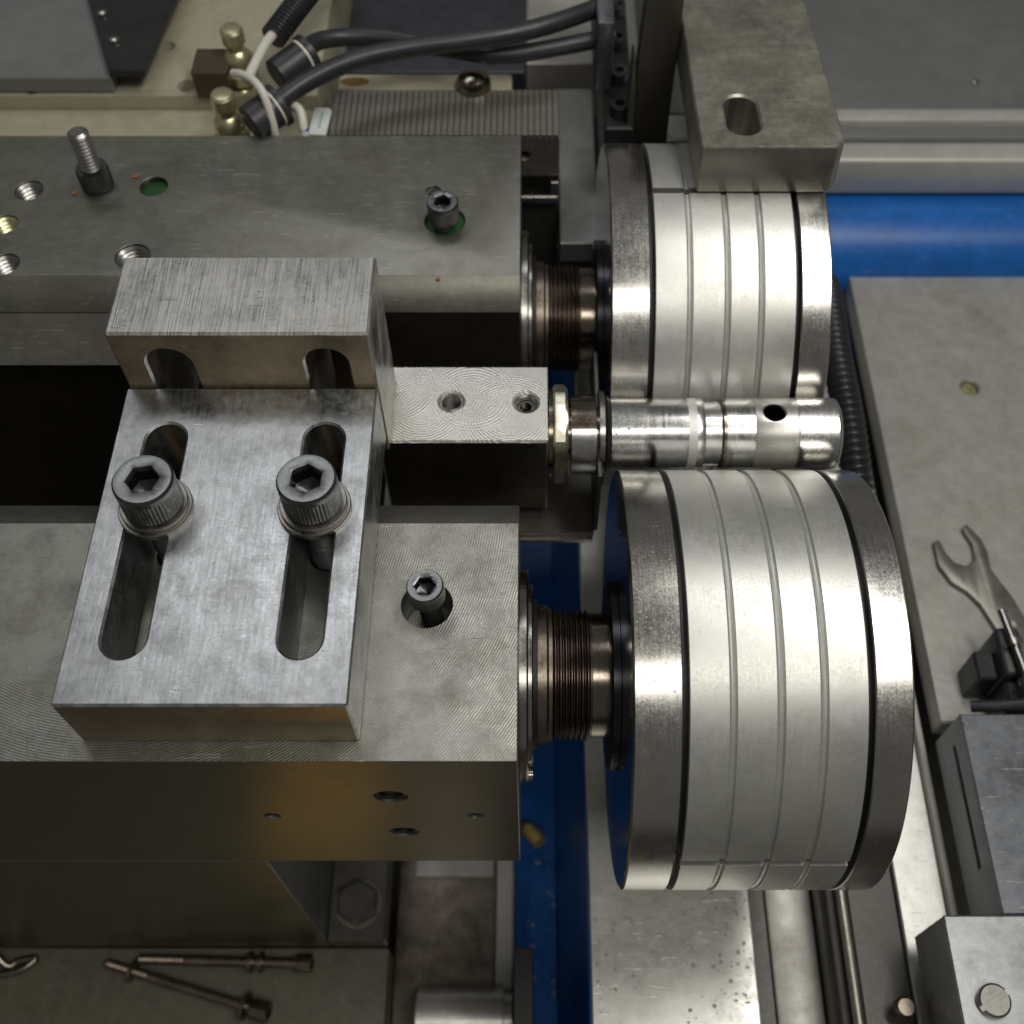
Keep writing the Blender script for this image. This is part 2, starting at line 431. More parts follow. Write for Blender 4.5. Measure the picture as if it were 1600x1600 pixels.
# ------------------------------------------------------------------ setting below the rollers
YN, YF, ZC, RR = 168.3, 341.0, -57.4, 75.0        # roller axes
YW, ZW, RW = 254.6, -26.0, 13.65                   # workpiece axis

g = G().box(-1500, 1500, -900, 2500, -420, -400)
tag(single('machine_floor', g, 'foot', None, None, (0, 0, -400)), kind='structure')

bed = thing('machine_bed', 'blue painted machine bed with bright wet ground top under the rollers', 'machine bed', (20, 200, -400))
part('blue_floor', G().box(-9, 14, -40, 640, -398, -330), 'blue', bed)
part('blue_side', G().prism([(14.2, -398), (27.0, -398), (27.0, -203), (25.4, -203), (14.2, -332)], -40, 640, 'y'), 'blue', bed)
part('bed_top', G().box(26.2, 98.6, -40, 470, -216, -200), 'bed_white', bed, bevel=0.6)
part('bed_step', G().box(98.8, 106.5, -40, 300, -225, -206), 'foot', bed, bevel=0.4)
part('cream_strip', G().box(106.7, 127.5, -40, 300, -225, -204), 'beige', bed, bevel=1.2, seg=2)

# ------------------------------------------------------------------ near spindle housing
hn = thing('spindle_housing', 'oily grey steel spindle housing in front, under the slotted clamp plate', 'housing', (-100, 160, -273),
           'spindle housings')
prof = [(114.8, -110.4), (211.7, -110.4), (211.7, -10), (198.1, 0), (114.8, 0)]
cuts = [cyl_cut(-33.7, 167.3, 8.3, -16, 5), cyl_cut(-63.6, 140, 5.5, -14, 5),
        cyl_cut(-45.5, -33.3, 5.6, 105, 124, axis='y'), cyl_cut(-87.9, -53.8, 2.9, 105, 124, axis='y'),
        cyl_cut(-18.9, -53.8, 2.9, 105, 124, axis='y'), cyl_cut(-44.8, -72.5, 5.2, 105, 124, axis='y'),
        cyl_cut(-118, 186, 6.2, -14, 5), cyl_cut(-67.5, 186, 6.2, -14, 5)]
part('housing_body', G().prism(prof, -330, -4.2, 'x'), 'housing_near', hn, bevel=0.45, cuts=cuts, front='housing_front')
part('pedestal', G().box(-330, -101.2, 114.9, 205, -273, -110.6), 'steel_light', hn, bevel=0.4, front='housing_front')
part('foot', G().box(-101.0, -72.2, 114.9, 205, -273, -257), 'foot', hn, bevel=1.0)
for (x, z, r) in ((-45.5, -33.3, 5.2), (-44.8, -72.5, 4.9), (-87.9, -53.8, 2.7), (-18.9, -53.8, 2.7)):
    tapped(hn, x, z, r, 114.8, 8, 1.2, 'bolt', axis='y')
hb = part('hex_bolt', G().shaped([(hexr(9.5), -257), (hexr(9.5), -250.5), (circ(8.6), -249.2)], T((-86.4, 132, 0))), 'foot', hn)
part('washer', G().lathe([(-257, 12), (-255.4, 12)], 40, T((-86.4, 132, 0))), 'shelf', hb)

# ------------------------------------------------------------------ far spindle housing
hf = thing('spindle_housing', 'dark oil stained spindle housing behind, with tapped holes and a loose bolt standing on it', 'housing',
           (-100, 350, -160), 'spindle housings')
prof = [(302.2, -160), (394.3, -160), (394.3, 0), (312.4, 0), (302.2, -10.2)]
holes = [(-208.5, 360.5, 5.8, 'thread'), (-213.4, 340.7, 5.2, 'brass'), (-207.9, 318.6, 5.6, 'thread'), (-158.2, 322.5, 7.0, 'thread'),
         (-40.6, 360.1, 3.1, 'thread'), (-157.1, 362.8, 5.8, None), (-35.1, 342.5, 8.3, None)]
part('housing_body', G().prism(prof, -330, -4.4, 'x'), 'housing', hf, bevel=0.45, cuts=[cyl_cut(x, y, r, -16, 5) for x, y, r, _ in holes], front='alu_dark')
for x, y, r, t in holes:
    if t: tapped(hf, x, y, r - 0.15, 0, 12, 1.5, t)
part('front_pad', G().prism([(302.0, -10.4), (287.6, -24.8), (302.0, -24.8)], -330, -136, 'x'), 'housing', hf)
for (x, y, r, z) in ((-157.1, 362.8, 5.7, -2.2), (-35.1, 342.5, 8.2, -1.6)):
    tag(single('coolant_pool', G().lathe([(z - 12, r), (z - 0.2, r), (z, r - 0.4)], 40, T((x, y, 0))), 'green_oil',
        'green coolant pooled in the round hole ' + ('under the far cap screw' if x > -100 else 'right of the standing bolt'),
        'coolant', (x, y, z - 12)))

# ------------------------------------------------------------------ spindles, rollers
def make_spindle(name, label, y):
    t = thing(name, label, 'spindle', (0, y, ZC), 'spindles')
    A = atx(y, ZC)
    part('bearing_cover', G().lathe([(-4.1, 37.6), (-4.0, 38.6), (-1.6, 38.6), (-1.0, 38.0), (-1.0, 33), (0.2, 33), (0.6, 32.6), (0.6, 20)], 80, A), 'cover', t)
    for k in range(2):
        a = -PI * 0.82 - k * PI * 0.1
        part('cover_screw', G().lathe([(-0.95, 2.6), (0.6, 2.6), (0.9, 2.1)], 16, atx(y + 35.8 * math.cos(a), ZC + 35.8 * math.sin(a))), 'cover', t)
    part('seal_ring', G().lathe([(0.4, 27.5), (2.2, 27.5)], 64, A), 'black_gap', t)
    part('lock_collar', G().lathe([(1.9, 24.4), (2.3, 25.4), (5.4, 25.4), (6.2, 24.2), (7.4, 24.2), (7.4, 20)], 72, A), 'collar', t)
    pr = [(7.3, 22.2)]
    x = 7.6
    while x < 20.8:
        pr += [(x, 22.3), (x + 0.75, 23.9), (x + 1.05, 23.9), (x + 1.75, 22.3)]; x += 1.9
    pr += [(21.8, 22.3), (21.8, 18)]
    part('threaded_sleeve', G().lathe(pr, 80, A), 'brown_thread', t, sharp=20)
    part('shaft', G().lathe([(21.6, 22.6), (28.5, 22.6), (28.5, 10)], 72, A), 'shaft', t)
    part('backing_disc', G().lathe([(27.4, 33.5), (27.9, 34.6), (30.4, 34.6), (30.7, 30)], 80, A), 'dark_disc', t)
    return t
make_spindle('spindle', 'brown threaded spindle nose driving the front roller', YN)
make_spindle('spindle', 'brown threaded spindle nose driving the rear roller', YF)

def groove(x, w, d):
    return [(x - w / 2 - 0.5, RR), (x - w / 2 - 0.1, RR), (x - w / 2 + 0.1, RR - 0.1), (x - w / 4, RR - d * 0.85), (x, RR - d), (x + w / 4, RR - d * 0.85), (x + w / 2 - 0.1, RR - 0.1), (x + w / 2 + 0.1, RR), (x + w / 2 + 0.5, RR)]

def make_roller(label, y, slot_angle):
    t = thing('rolling_die', label, 'roller', (73, y, ZC), 'rolling dies')
    A = atx(y, ZC)
    # lathe angle a: local x -> world -Z, local y -> world Y, so world angle w (from +Y to +Z) is a = pi/2 + w
    part('flange', G().lathe([(30.8, 20), (30.8, 74.3), (31.3, 75), (45.3, 75), (45.7, 74.6), (45.7, 60)], 192, A), 'flange', t)
    part('end_face', G().lathe([(30.55, 21), (30.55, 73.6), (30.75, 73.9), (30.75, 21)], 160, A, cap=False), 'flange_face', t)
    part('core', G().lathe([(45.0, 71.6), (104.4, 71.6)], 160, A), 'black_gap', t)
    part('flange', G().lathe([(103.6, 60), (103.6, 74.6), (104.0, 75), (114.7, 75), (115.4, 74.2), (115.4, 20)], 192, A), 'flange', t)
    pr = [(47.7, 66), (47.7, 74.8), (47.9, 75)] + groove(60.9, 2.3, 0.8) + groove(75.3, 2.5, 0.9) + groove(88.3, 2.5, 0.9) + [(101.3, 75), (101.5, 74.8), (101.5, 66)]
    s = PI / 2 + slot_angle; hw = 1.5 / RR
    for k in range(2):
        part('die_segment', G().lathe(pr, 128, A, s + k * PI + hw, s + (k + 1) * PI - hw), 'die', t, sharp=12)
    return t
make_roller('front rolling die with three narrow grooves, below the shiny workpiece', YN, math.radians(166.7))
make_roller('rear rolling die with three narrow grooves, partly under the grey slotted arm', YF, math.radians(90.3))

# ------------------------------------------------------------------ workpiece and its arbor
A = atx(YW, ZW)
wp = thing('sleeve_workpiece', 'shiny turned steel sleeve with a round cross hole between the two dies', 'workpiece', (73, YW, ZW))
part('plain_end', G().lathe([(29.8, 11), (29.8, 13.3), (30.2, RW), (43.4, RW), (43.4, 11)], 96, A), 'work', wp)
part('polished_band', G().lathe([(43.4, 11), (43.4, RW - 0.03), (59.0, RW - 0.03), (59.0, 11)], 96, A), 'work_band', wp)
part('matte_band', G().lathe([(59.0, 11), (59.0, RW + 0.02), (62.2, RW + 0.02), (62.2, 11)], 96, A), 'work_matte', wp)
part('plain_end', G().lathe([(62.2, 11), (62.2, RW), (64.8, RW), (65.2, 13.4), (65.2, 12.3), (71.6, 12.3), (71.6, 11)], 96, A), 'work', wp)
part('shoulder', G().lathe([(71.6, 11), (71.6, 13.2), (72.1, 13.75), (73.0, 13.75), (73.1, 11)], 96, A), 'shaft', wp)
part('polished_band', G().lathe([(73.1, 5), (73.1, RW), (83.9, RW), (84.05, RW - 0.12), (84.05, 5)], 96, A), 'work_band', wp)
xh = 91.2
part('drilled_section', G().lathe([(84.05, 5), (84.05, RW - 0.12), (84.3, RW), (99.9, RW), (100.05, RW - 0.15), (100.05, 5)], 128, A), 'work_satin', wp,
     cuts=[G().lathe([(ZW - 9, 4.1), (ZW + 12.9, 4.1), (ZW + 14.6, 5.2)], 40, T((xh, YW + 0.2, 0)))])
part('hole_wall', G().lathe([(ZW - 9, 0.1), (ZW - 8.9, 4.0), (ZW + 12.2, 4.06)], 40, T((xh, YW + 0.2, 0)), cap=False), 'dark_disc', wp)  # near-black lining paints the shade inside the cross hole
part('open_end', G().lathe([(100.05, 5), (100.05, RW - 0.15), (100.3, RW), (115.0, RW), (115.9, RW - 0.3), (116.7, RW - 1.6), (116.7, 7.5), (112, 7.0), (112, 3)], 128, A), 'work', wp, sharp=12)

ar = thing('arbor', 'steel arbor with spacer rings left of the shiny workpiece', 'arbor', (20, YW, ZW))
part('rod', G().lathe([(-6, 10.2), (30, 10.2)], 64, A), 'shaft', ar)
part('spacer_ring', G().lathe([(15.2, 12), (15.2, 15.6), (24.4, 15.6), (24.4, 12)], 96, A, math.radians(-150), math.radians(30)), 'work', ar)
part('inner_ring', G().lathe([(15.0, 10), (15.0, 14.4), (24.2, 14.4), (24.2, 10)], 96, A), 'shaft', ar)
part('thin_ring', G().lathe([(25.6, 10), (25.6, 16.6), (27.5, 16.6), (27.5, 10)], 96, A), 'cover', ar)
part('seal_ring', G().lathe([(27.6, 10), (27.6, 13.6), (28.6, 14.6), (29.7, 13.6), (29.7, 10)], 96, A), 'black_gap', ar)
nut = thing('hex_nut', 'yellow zinc plated thin hex nut on the arbor beside the aluminium block', 'nut', (11, YW, ZW))
RN = math.radians(42)
rings = [(hexr(16.6, 48, RN), 8.2), (hexr(17.6, 48, RN), 9.0), (hexr(17.6, 48, RN), 12.6), (circ(17.4), 13.7)]
part('nut_body', G().shaped(rings, A), 'zinc', nut, sharp=25)
part('washer', G().lathe([(6.6, 15), (6.6, 17), (8.0, 17)], 64, A), 'shaft', nut)

# ------------------------------------------------------------------ aluminium support block and dark bracket
sb = thing('support_block', 'bright milled aluminium block with two threaded holes between the housings', 'support block', (-22, 257, -56))
HB = [(-29.8, 257.7), (-1.9, 257.4)]
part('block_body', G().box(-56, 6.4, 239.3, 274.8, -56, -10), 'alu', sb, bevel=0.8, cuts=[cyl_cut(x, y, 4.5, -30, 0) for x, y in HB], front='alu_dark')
tapped(sb, HB[0][0], HB[0][1], 4.4, -10, 14, 1.3)
tapped(sb, HB[1][0], HB[1][1], 4.4, -10, 4, 1.3)
part('set_screw', G().shaped([(circ(4.0), -24), (circ(4.0), -13.6), (circ(3.5), -13.0), (hexr(2.1, 48, 0.3), -13.0), (hexr(2.1, 48, 0.3), -17)], T((HB[1][0], HB[1][1], 0))), 'bolt', sb)
br = thing('angle_stop', 'dark thin steel angle under the aluminium block reaching to the arbor', 'bracket', (5, 245, -64))
part('base_sheet', G().box(-60, 25.0, 231, 285, -64, -60.5), 'dark_steel', br, bevel=0.4)
part('side_sheet', G().box(24.8, 26.4, 232, 292, -60.6, -22), 'dark_steel', br, bevel=0.2)
part('front_lip', G().box(-60, 24.6, 229.2, 231, -65.5, -63.2), 'cover', br, bevel=0.2)

# ------------------------------------------------------------------ slotted clamp angle
ca = thing('clamp_angle', 'scuffed steel clamp angle with two long slots lying on the front housing', 'clamp', (-93, 190, 0))
def slot_cut(x, w, y0, y1, z0, z1):
    n = 14; poly = []
    for i in range(n + 1): poly.append((x + w * math.cos(PI * i / n), y1 - w + w * math.sin(PI * i / n)))
    for i in range(n + 1): poly.append((x - w * math.cos(PI * i / n), y0 + w - w * math.sin(PI * i / n)))
    return G().prism(poly, z0, z1, 'z')
part('base_plate', G().box(-135.2, -51.5, 121.1, 234.6, 0.15, 27.5), 'plate', ca, bevel=0.7,
     cuts=[slot_cut(-118.5, 6.6, 135.7, 219.8, -5, 35), slot_cut(-67.2, 6.5, 135.7, 219.8, -5, 35)], front='plate_front')
def wall_slot(x, w, z0, z1, y0, y1):
    n = 14; poly = []
    for i in range(n + 1): poly.append((x + w * math.cos(PI * i / n), z1 - w + w * math.sin(PI * i / n)))
    poly += [(x - w, z0), (x + w, z0)]
    return G().prism(poly, y0, y1, 'y')
part('upright_plate', G().box(-134.6, -51.2, 234.8, 268.5, -9.6, 54.2), 'plate_upright', ca, bevel=0.8,
     cuts=[wall_slot(-117.8, 7.2, -20, 46.5, 228, 275), wall_slot(-66.6, 6.9, -20, 46.5, 228, 275)], front='plate_front')

# ------------------------------------------------------------------ screws
def cap_screw(name, label, loc, rh, hh, ap, shank_r, shank_l, tilt=(0, 0), washer=None, group=None, rot=0.2, mat='bolt', mtop='bolt_top', flip=False):
    """socket head cap screw; loc = underside of the head"""
    t = thing(name, label, 'bolt', loc, group)
    Mx = T(loc) @ Matrix.Rotation(tilt[0], 4, 'X') @ Matrix.Rotation(tilt[1], 4, 'Y')
    if flip: Mx = Mx @ Matrix.Rotation(PI, 4, 'X')
    n = 96; kn = 0.035 * rh
    z0 = 0.0
    part('head', G().shaped([(circ(rh * 0.95, n), z0), (circ(rh, n, kn), z0 + 0.06 * hh), (circ(rh, n, kn), z0 + 0.74 * hh), (circ(rh, n), z0 + 0.78 * hh), (circ(rh, n), z0 + 0.92 * hh), (circ(rh * 0.93, n), z0 + hh - 0.02)], Mx, capt=False), mat, t, sharp=24)
    hd = part('head_top', G().shaped([(circ(rh * 0.93, n), z0 + hh - 0.02), (circ(rh * 0.90, n), z0 + hh), (circ(ap * 1.26, n), z0 + hh), (hexr(ap, n, rot), z0 + hh - 0.25), (hexr(ap, n, rot), z0 + hh * 0.80)], Mx, capb=False, capt=False), mtop, t, sharp=24)
    part('socket', G().shaped([(hexr(ap, n, rot), z0 + hh * 0.80), (hexr(ap, n, rot), z0 + hh * 0.45), (circ(ap * 0.6, n), z0 + hh * 0.40), (circ(0.05, n), z0 + hh * 0.30)], Mx, capb=False), 'dark_disc', hd, sharp=24)  # darker than the head: shade of the recess is put into the colour
    pr = [(z0, shank_r * 0.95)] + [(z0 - a, b) for a, b in thread_prof(0.5, shank_l - 1.0, shank_r, shank_r * 0.17, 1.7)] + [(z0 - shank_l, shank_r * 0.7)]
    part('shank', G().lathe(pr, 40, Mx), 'thread' if flip else mat, t, sharp=20)
    if washer:
        for k, (ro, th_, zz) in enumerate(washer):
            part('washer', G().lathe([(zz, shank_r), (zz, ro), (zz + th_ * 0.85, ro), (zz + th_, ro - 0.25), (zz + th_, shank_r)], 64, Mx), 'washer', t)
    return t
W = [(11.4, 1.9, -3.9), (10.4, 1.6, -1.8)]
cap_screw('cap_screw', 'large socket cap screw with washers in the left slot of the clamp', (-116.6, 186.5, 31.5), 9.2, 13.0, 4.6, 5.9, 34, (0, 0.02), W, 'clamp screws', 0.35)
cap_screw('cap_screw', 'large socket cap screw with washers in the right slot of the clamp', (-67.4, 186.8, 31.5), 9.1, 13.0, 4.6, 5.9, 34, (0, 0.0), W, 'clamp screws', 0.05)
cap_screw('cap_screw', 'small socket cap screw sitting loosely in the front housing hole', (-33.2, 167.8, 4.6), 5.9, 8.0, 3.0, 3.6, 20, (0.03, -0.03), None, 'small loose screws', 0.5)
cap_screw('cap_screw', 'small socket cap screw rising from the green coolant in the rear housing', (-35.2, 341.0, 3.2), 6.3, 9.0, 3.2, 4.0, 12, (0.02, 0.0), None, 'small loose screws', 0.1)
cap_screw('cap_screw', 'cap screw standing upside down on its head on the rear housing', (-180.2, 363.5, 9.4), 6.6, 9.2, 3.2, 4.1, 18, (0, 0.02), None, 'small loose screws', 0.1, flip=True)

# ------------------------------------------------------------------ slotted arm over the rear roller
aa = thing('guard_arm', 'thick grey steel arm with one slot reaching over the rear roller', 'arm', (90, 420, -120))
tilt = T((0, 341.0, 38.7)) @ Matrix.Rotation(math.radians(-5.6), 4, 'X')
poly = [(64.2, 0), (115.6, 0), (119.2, 4.2), (119.2, 330), (64.2, 330)]
n = 12; sl = []
for i in range(n + 1): sl.append((81.8 + 6.5 * math.cos(PI * i / n), 27.8 + 6.5 * math.sin(PI * i / n)))
for i in range(n + 1): sl.append((81.8 - 6.5 * math.cos(PI * i / n), 14.2 - 6.5 * math.sin(PI * i / n)))
part('arm_plate', G().prism(poly, -20.8, 0, 'z', tilt), 'arm', aa, bevel=0.9, cuts=[G().prism(sl, -30, 8, 'z', tilt)], front='arm_front')  # front material puts shade into the colour of front face and slot end
part('web', G().prism([(50.6, -120), (63.2, -120), (63.2, 80), (48.6, 80), (46.4, 13)], 425, 434, 'y'), 'arm_dark', aa, bevel=0.4)
part('stub', G().prism([(44.0, -120), (50.4, -120), (49.5, -30), (46.6, 4), (45.9, 12), (45.3, 13), (44.7, 11), (44.2, -10)], 426, 440, 'y'), 'arm_front', aa, bevel=0.3)
part('foot_block', G().box(63.4, 76, 428, 446, -80, -30), 'bed_white', aa, bevel=0.5)

# ------------------------------------------------------------------ things behind the rear housing
ct = thing('machine_table', 'cream painted machine table with round holes behind the rear housing', 'table', (-180, 470, -60))
part('front_strip', G().box(-420, -96, 398, 446.6, -60, -27), 'cream', ct, bevel=1.5, seg=2)
part('table_top', G().box(-420, -101, 446.8, 760, -60, -20), 'cream', ct, bevel=1.5, seg=2,
     cuts=[cyl_cut(-178.4, 484.4, 4.2, -32, -10), cyl_cut(-235.8, 452.5, 4.2, -32, -10), cyl_cut(-163.6, 454.5, 4.4, -32, -10)])
sp = thing('side_panel', 'dark grey panel lying on the cream table at the top left', 'panel', (-300, 520, -20))
part('sheet', G().box(-420, -196, 448.6, 760, -19.8, -11), 'panel', sp, bevel=0.8)
st = thing('black_strap', 'black tapering metal strap with two screws on the cream table', 'strap', (-195, 480, -11))
part('strap_body', G().prism([(-195.6, 448.2), (-178.9, 448.2), (-168, 560), (-238, 560)], -10.8, -7, 'z'), 'black', st, bevel=0.5)
for (x, y) in ((-206.5, 490.1), (-196.7, 469.3)):
    part('screw', G().lathe([(-7, 2.6), (-5.6, 2.4), (-4.9, 1.2)], 20, T((x, y, 0))), 'cover', st)

rb = thing('ribbed_block', 'ribbed steel block with fine parallel slots behind the rear housing', 'block', (-40, 428, -39))
part('base', G().box(-92.5, 13.0, 413.6, 444.9, -39, -17.2), 'rib', rb, bevel=0.3, cuts=[cyl_cut(-2.8, -27, 2.4, 408, 420, axis='y')])
rib0 = part('rib', G().prism([(-91.2, 413.4), (-88.75, 413.4), (-88.75, 444.8), (-91.2, 444.8)], -17.4, -15, 'z'), 'rib', rb, bevel=0.1)
for k in range(1, 37):
    r_ = rib0.copy(); COL.objects.link(r_); r_.location = (rib0.location.x + k * 2.81 * MM, rib0.location.y, rib0.location.z)
lb = thing('slotted_slide', 'dark steel slide with a lighter lip below the ribbed block', 'slide', (5, 420, -170))
part('slide_body', G().box(-60, 13, 415.0, 444, -170, -53.2), 'dark_steel', lb, bevel=0.4)
part('lip', G().box(-60, 13, 410.5, 440, -53, -48.8), 'cover', lb, bevel=0.5)
part('stop', G().box(9.2, 13, 411.0, 438, -48.6, -40.5), 'cover', lb, bevel=0.4)
gp = single('ground_plate', G().box(13.6, 32.2, 391.2, 505, -72, -60), 'grey_plate',
            'grey ground steel plate standing left of the rear roller', 'plate', (22, 440, -72), bevel=0.5)
single('dark_column', G().box(12, 38, 402, 500, -166, -73), 'dark_steel', 'dark steel column beneath the grey plate beside the rear roller', 'column', (25, 450, -166), bevel=0.5)
rs = thing('back_rail', 'worn cream rail behind the ribbed block', 'rail', (-50, 452, -40))
part('rail_bar', G().box(-90.6, -9, 445.4, 457.2, -40, -15.6), 'cream', rs, bevel=0.6)
part('rust_patch', G().lathe([(-15.6, 7), (-15.2, 5)], 20, T((-83, 451.5, 0)) @ Matrix.Scale(0.45, 4, (0, 1, 0))), 'orange', rs)
part('button_head', G().lathe([(-15.8, 8.4), (-12.5, 8.2), (-9.5, 6.6), (-8.0, 3.6), (-7.6, 0.1)], 40, T((-26.9, 447.5, 0))), 'shaft', rs)
single('dark_cabinet', G().box(-109, -3.2, 519, 900, -200, -60), 'navy', 'dark navy panel behind the black hoses', 'panel', (-55, 600, -200), bevel=0.8)
single('grey_strut', G().prism([(-103.5, 519), (-98, 519), (-107, 600), (-113.5, 600)], -59.8, -54, 'z'), 'steel_light', 'thin grey strut leaning on the navy panel', 'strut', (-105, 560, -60), bevel=0.4)
single('sheet_cabinet', G().box(-3.0, 60, 540, 900, -220, -70), 'panel_light', 'light grey sheet cabinet behind the hoses and the arm', 'cabinet', (30, 700, -220), bevel=0.8)

# black valve block with screws left of the arm
vb = thing('valve_block', 'black valve block with cap screws between grey plate and arm', 'valve', (40, 470, -60))
part('block', G().box(34.0, 47.6, 424, 560, -60, -20), 'black', vb, bevel=0.8)
part('manifold', G().box(29.5, 37.5, 450, 560, -20, 16), 'slate', vb, bevel=1.5, seg=2)
for k, (x, y) in enumerate(((42.5, 510), (42.0, 484), (41.5, 458), (41.0, 434))):
    b = part('screw', G().shaped([(circ(4.6), -20), (circ(4.6), -14.4), (circ(4.2), -13.8), (hexr(2.2), -13.8), (hexr(2.2), -16.5)], T((x, y, 0))), 'bolt' if k in (0, 2) else 'black', vb)

# ------------------------------------------------------------------ fittings, hoses, wires
def fitting(label, x, y):
    t = thing('hose_fitting', label, 'fitting', (x, y, -27), 'brass fittings')
    Mx = T((x, y, -27))
    part('hex_base', G().shaped([(hexr(8.0), 0), (hexr(8.0), 6.5), (circ(7.4), 7.6)], Mx), 'brass', t)
    part('collar', G().lathe([(7.4, 5.6), (9, 5.6), (9.4, 7.6), (14.2, 7.8), (15.2, 6.6), (15.6, 5.4), (17.2, 5.4), (17.8, 6.9), (21.0, 7.0), (24.0, 5.0), (25, 3.9), (28.6, 3.8)], 40, Mx), 'brass', t, sharp=40)
    part('cap', G().lathe([(28.4, 4.4), (28.8, 5.3), (34.6, 5.3), (35.8, 4.4), (36.2, 2.4)], 40, Mx), 'brass', t)
    return t
fitting('brass plated hose fitting just behind the edge of the rear housing', -134.0, 411.0)
fitting('brass plated hose fitting farther back beside the brown block', -136.5, 457.0)
single('brown_block', G().box(-156.5, -140, 444, 462, -19.9, -5), 'brown', 'dark brown block behind the two brass fittings', 'block', (-140, 455, -27), bevel=0.8)

def coupling(label, a, b, r):
    a, b = Vector(a), Vector(b); d = (b - a)
    t = thing('hose_coupling', label, 'coupling', tuple(a), 'hose couplings')
    Mx = T(a) @ d.to_track_quat('Z', 'Y').to_matrix().to_4x4(); l = d.length
    part('shell', G().lathe([(0, r * 0.8), (0.8, r), (l * 0.86, r), (l * 0.86, r * 1.16), (l, r * 1.16), (l + 0.5, r * 0.9)], 40, Mx), 'rubber', t)
    part('clip', G().lathe([(l * 0.78, r * 1.02), (l * 0.78, r * 1.06), (l * 0.84, r * 1.06), (l * 0.84, r * 1.02)], 40, Mx), 'white_wire', t)
coupling('black coupling at the end of the upper hose', (-113.5, 428.5, 4), (-99.5, 441.5, 7), 7.6)
coupling('black coupling at the end of the lower hose', (-121.5, 398.5, 2), (-109.0, 409.0, 5), 8.2)
def hose(label, pts, r, grp='black hoses'):
    return single('rubber_hose', G().tube(spline(pts, 10), r, 20), 'rubber', label, 'hose', pts[0], grp)
hose('black rubber hose running from the upper coupling, passing under the other hose', [(-101, 445, 7), (-96, 453, 5), (-85.3, 458.5, 3), (-67.7, 459.5, 2), (-49.9, 456.1, 1), (-32.1, 452.5, 0), (-14.5, 449.2, 0), (5.8, 452, 1), (27, 457, 2), (38, 460, 2)], 4.0)
hose('black rubber hose crossing over the other hose to the top right', [(-112, 404, 6), (-107, 407.5, 9), (-94.5, 418.3, 11), (-76.1, 431.5, 11), (-54, 439.2, 11), (-31.4, 443.8, 11), (-8.6, 449.3, 11), (8.7, 456.3, 11), (27, 468, 10), (38, 476, 9)], 4.2)

def corrugated(name, label, pts, r, pitch, depth, mat='plastic', n=None, grp=None):
    sp_ = spline(pts, 60)
    dist = [0.0]
    for i in range(1, len(sp_)): dist.append(dist[-1] + (sp_[i] - sp_[i - 1]).length)
    L_ = dist[-1]; m = int(L_ / pitch * 8); path = []; j = 0
    for i in range(m + 1):
        d = L_ * i / m
        while j < len(dist) - 2 and dist[j + 1] < d: j += 1
        t_ = (d - dist[j]) / max(1e-6, dist[j + 1] - dist[j]); path.append(sp_[j].lerp(sp_[j + 1], t_))
    rf = lambda i, n_: r - depth * (0.5 - 0.5 * math.cos(2 * PI * i / 8.0)) ** 1.5
    return single(name, G().tube(path, rf, 18), mat, label, 'conduit', pts[0], grp, sharp=60)
corrugated('wire_conduit', 'thin black corrugated conduit with white wire coming out at the top left', [(-113.5, 440, 16), (-107, 454, 18), (-98, 474, 20), (-84, 502, 24), (-70, 530, 28)], 5.8, 2.0, 0.9)
single('white_wire', G().tube(spline([(-111.5, 445, 17), (-116, 434, 17), (-120.5, 418, 15), (-122, 412, 14)], 8), 2.2, 12), 'white_wire',
       'straight white wire coming out of the black conduit', 'wire', (-112, 445, 17))
single('white_wire', G().tube(spline([(-129.0, 419, 13), (-124, 414.5, 15.5), (-118, 408.5, 17), (-113.5, 402.5, 14.8), (-111.2, 398.0, 5), (-111.2, 396.6, -10)], 8), 1.8, 12), 'white_wire',
       'white cable tie strap arching over the lower coupling', 'cable tie', (-129, 419, 13))
w_ = thing('white_wire', 'short white wire with a blue mark bending down behind the housing', 'wire', (-99, 405, 0))
part('wire', G().tube(spline([(-107, 410, 4), (-103, 408, 5), (-99.8, 404.5, 4), (-98.6, 399, -2), (-98.4, 396, -12)], 8), 2.0, 12), 'white_wire', w_)
part('blue_mark', G().tube([(-98.75, 400.2, -0.6), (-98.6, 399.2, -1.8)], 2.15, 12), 'blue_ink', w_)
lt = thing('label_tag', 'small white label tag beside the ribbed block', 'label', (-95.5, 420, -14))
tl = T((-95.8, 420.5, -14.5)) @ Matrix.Rotation(-0.06, 4, 'Z')
part('tag_plate', G().prism([(-4.1, -9), (4.1, -9), (4.1, 8), (2.4, 9.6), (-3.2, 9.6), (-4.1, 9)], 0, 1.2, 'z', tl), 'white_label', lt, bevel=0.2)
part('print_bar', G().box(-0.5, 0.9, -5, 6, 1.22, 1.3, tl), 'green_ink', lt)

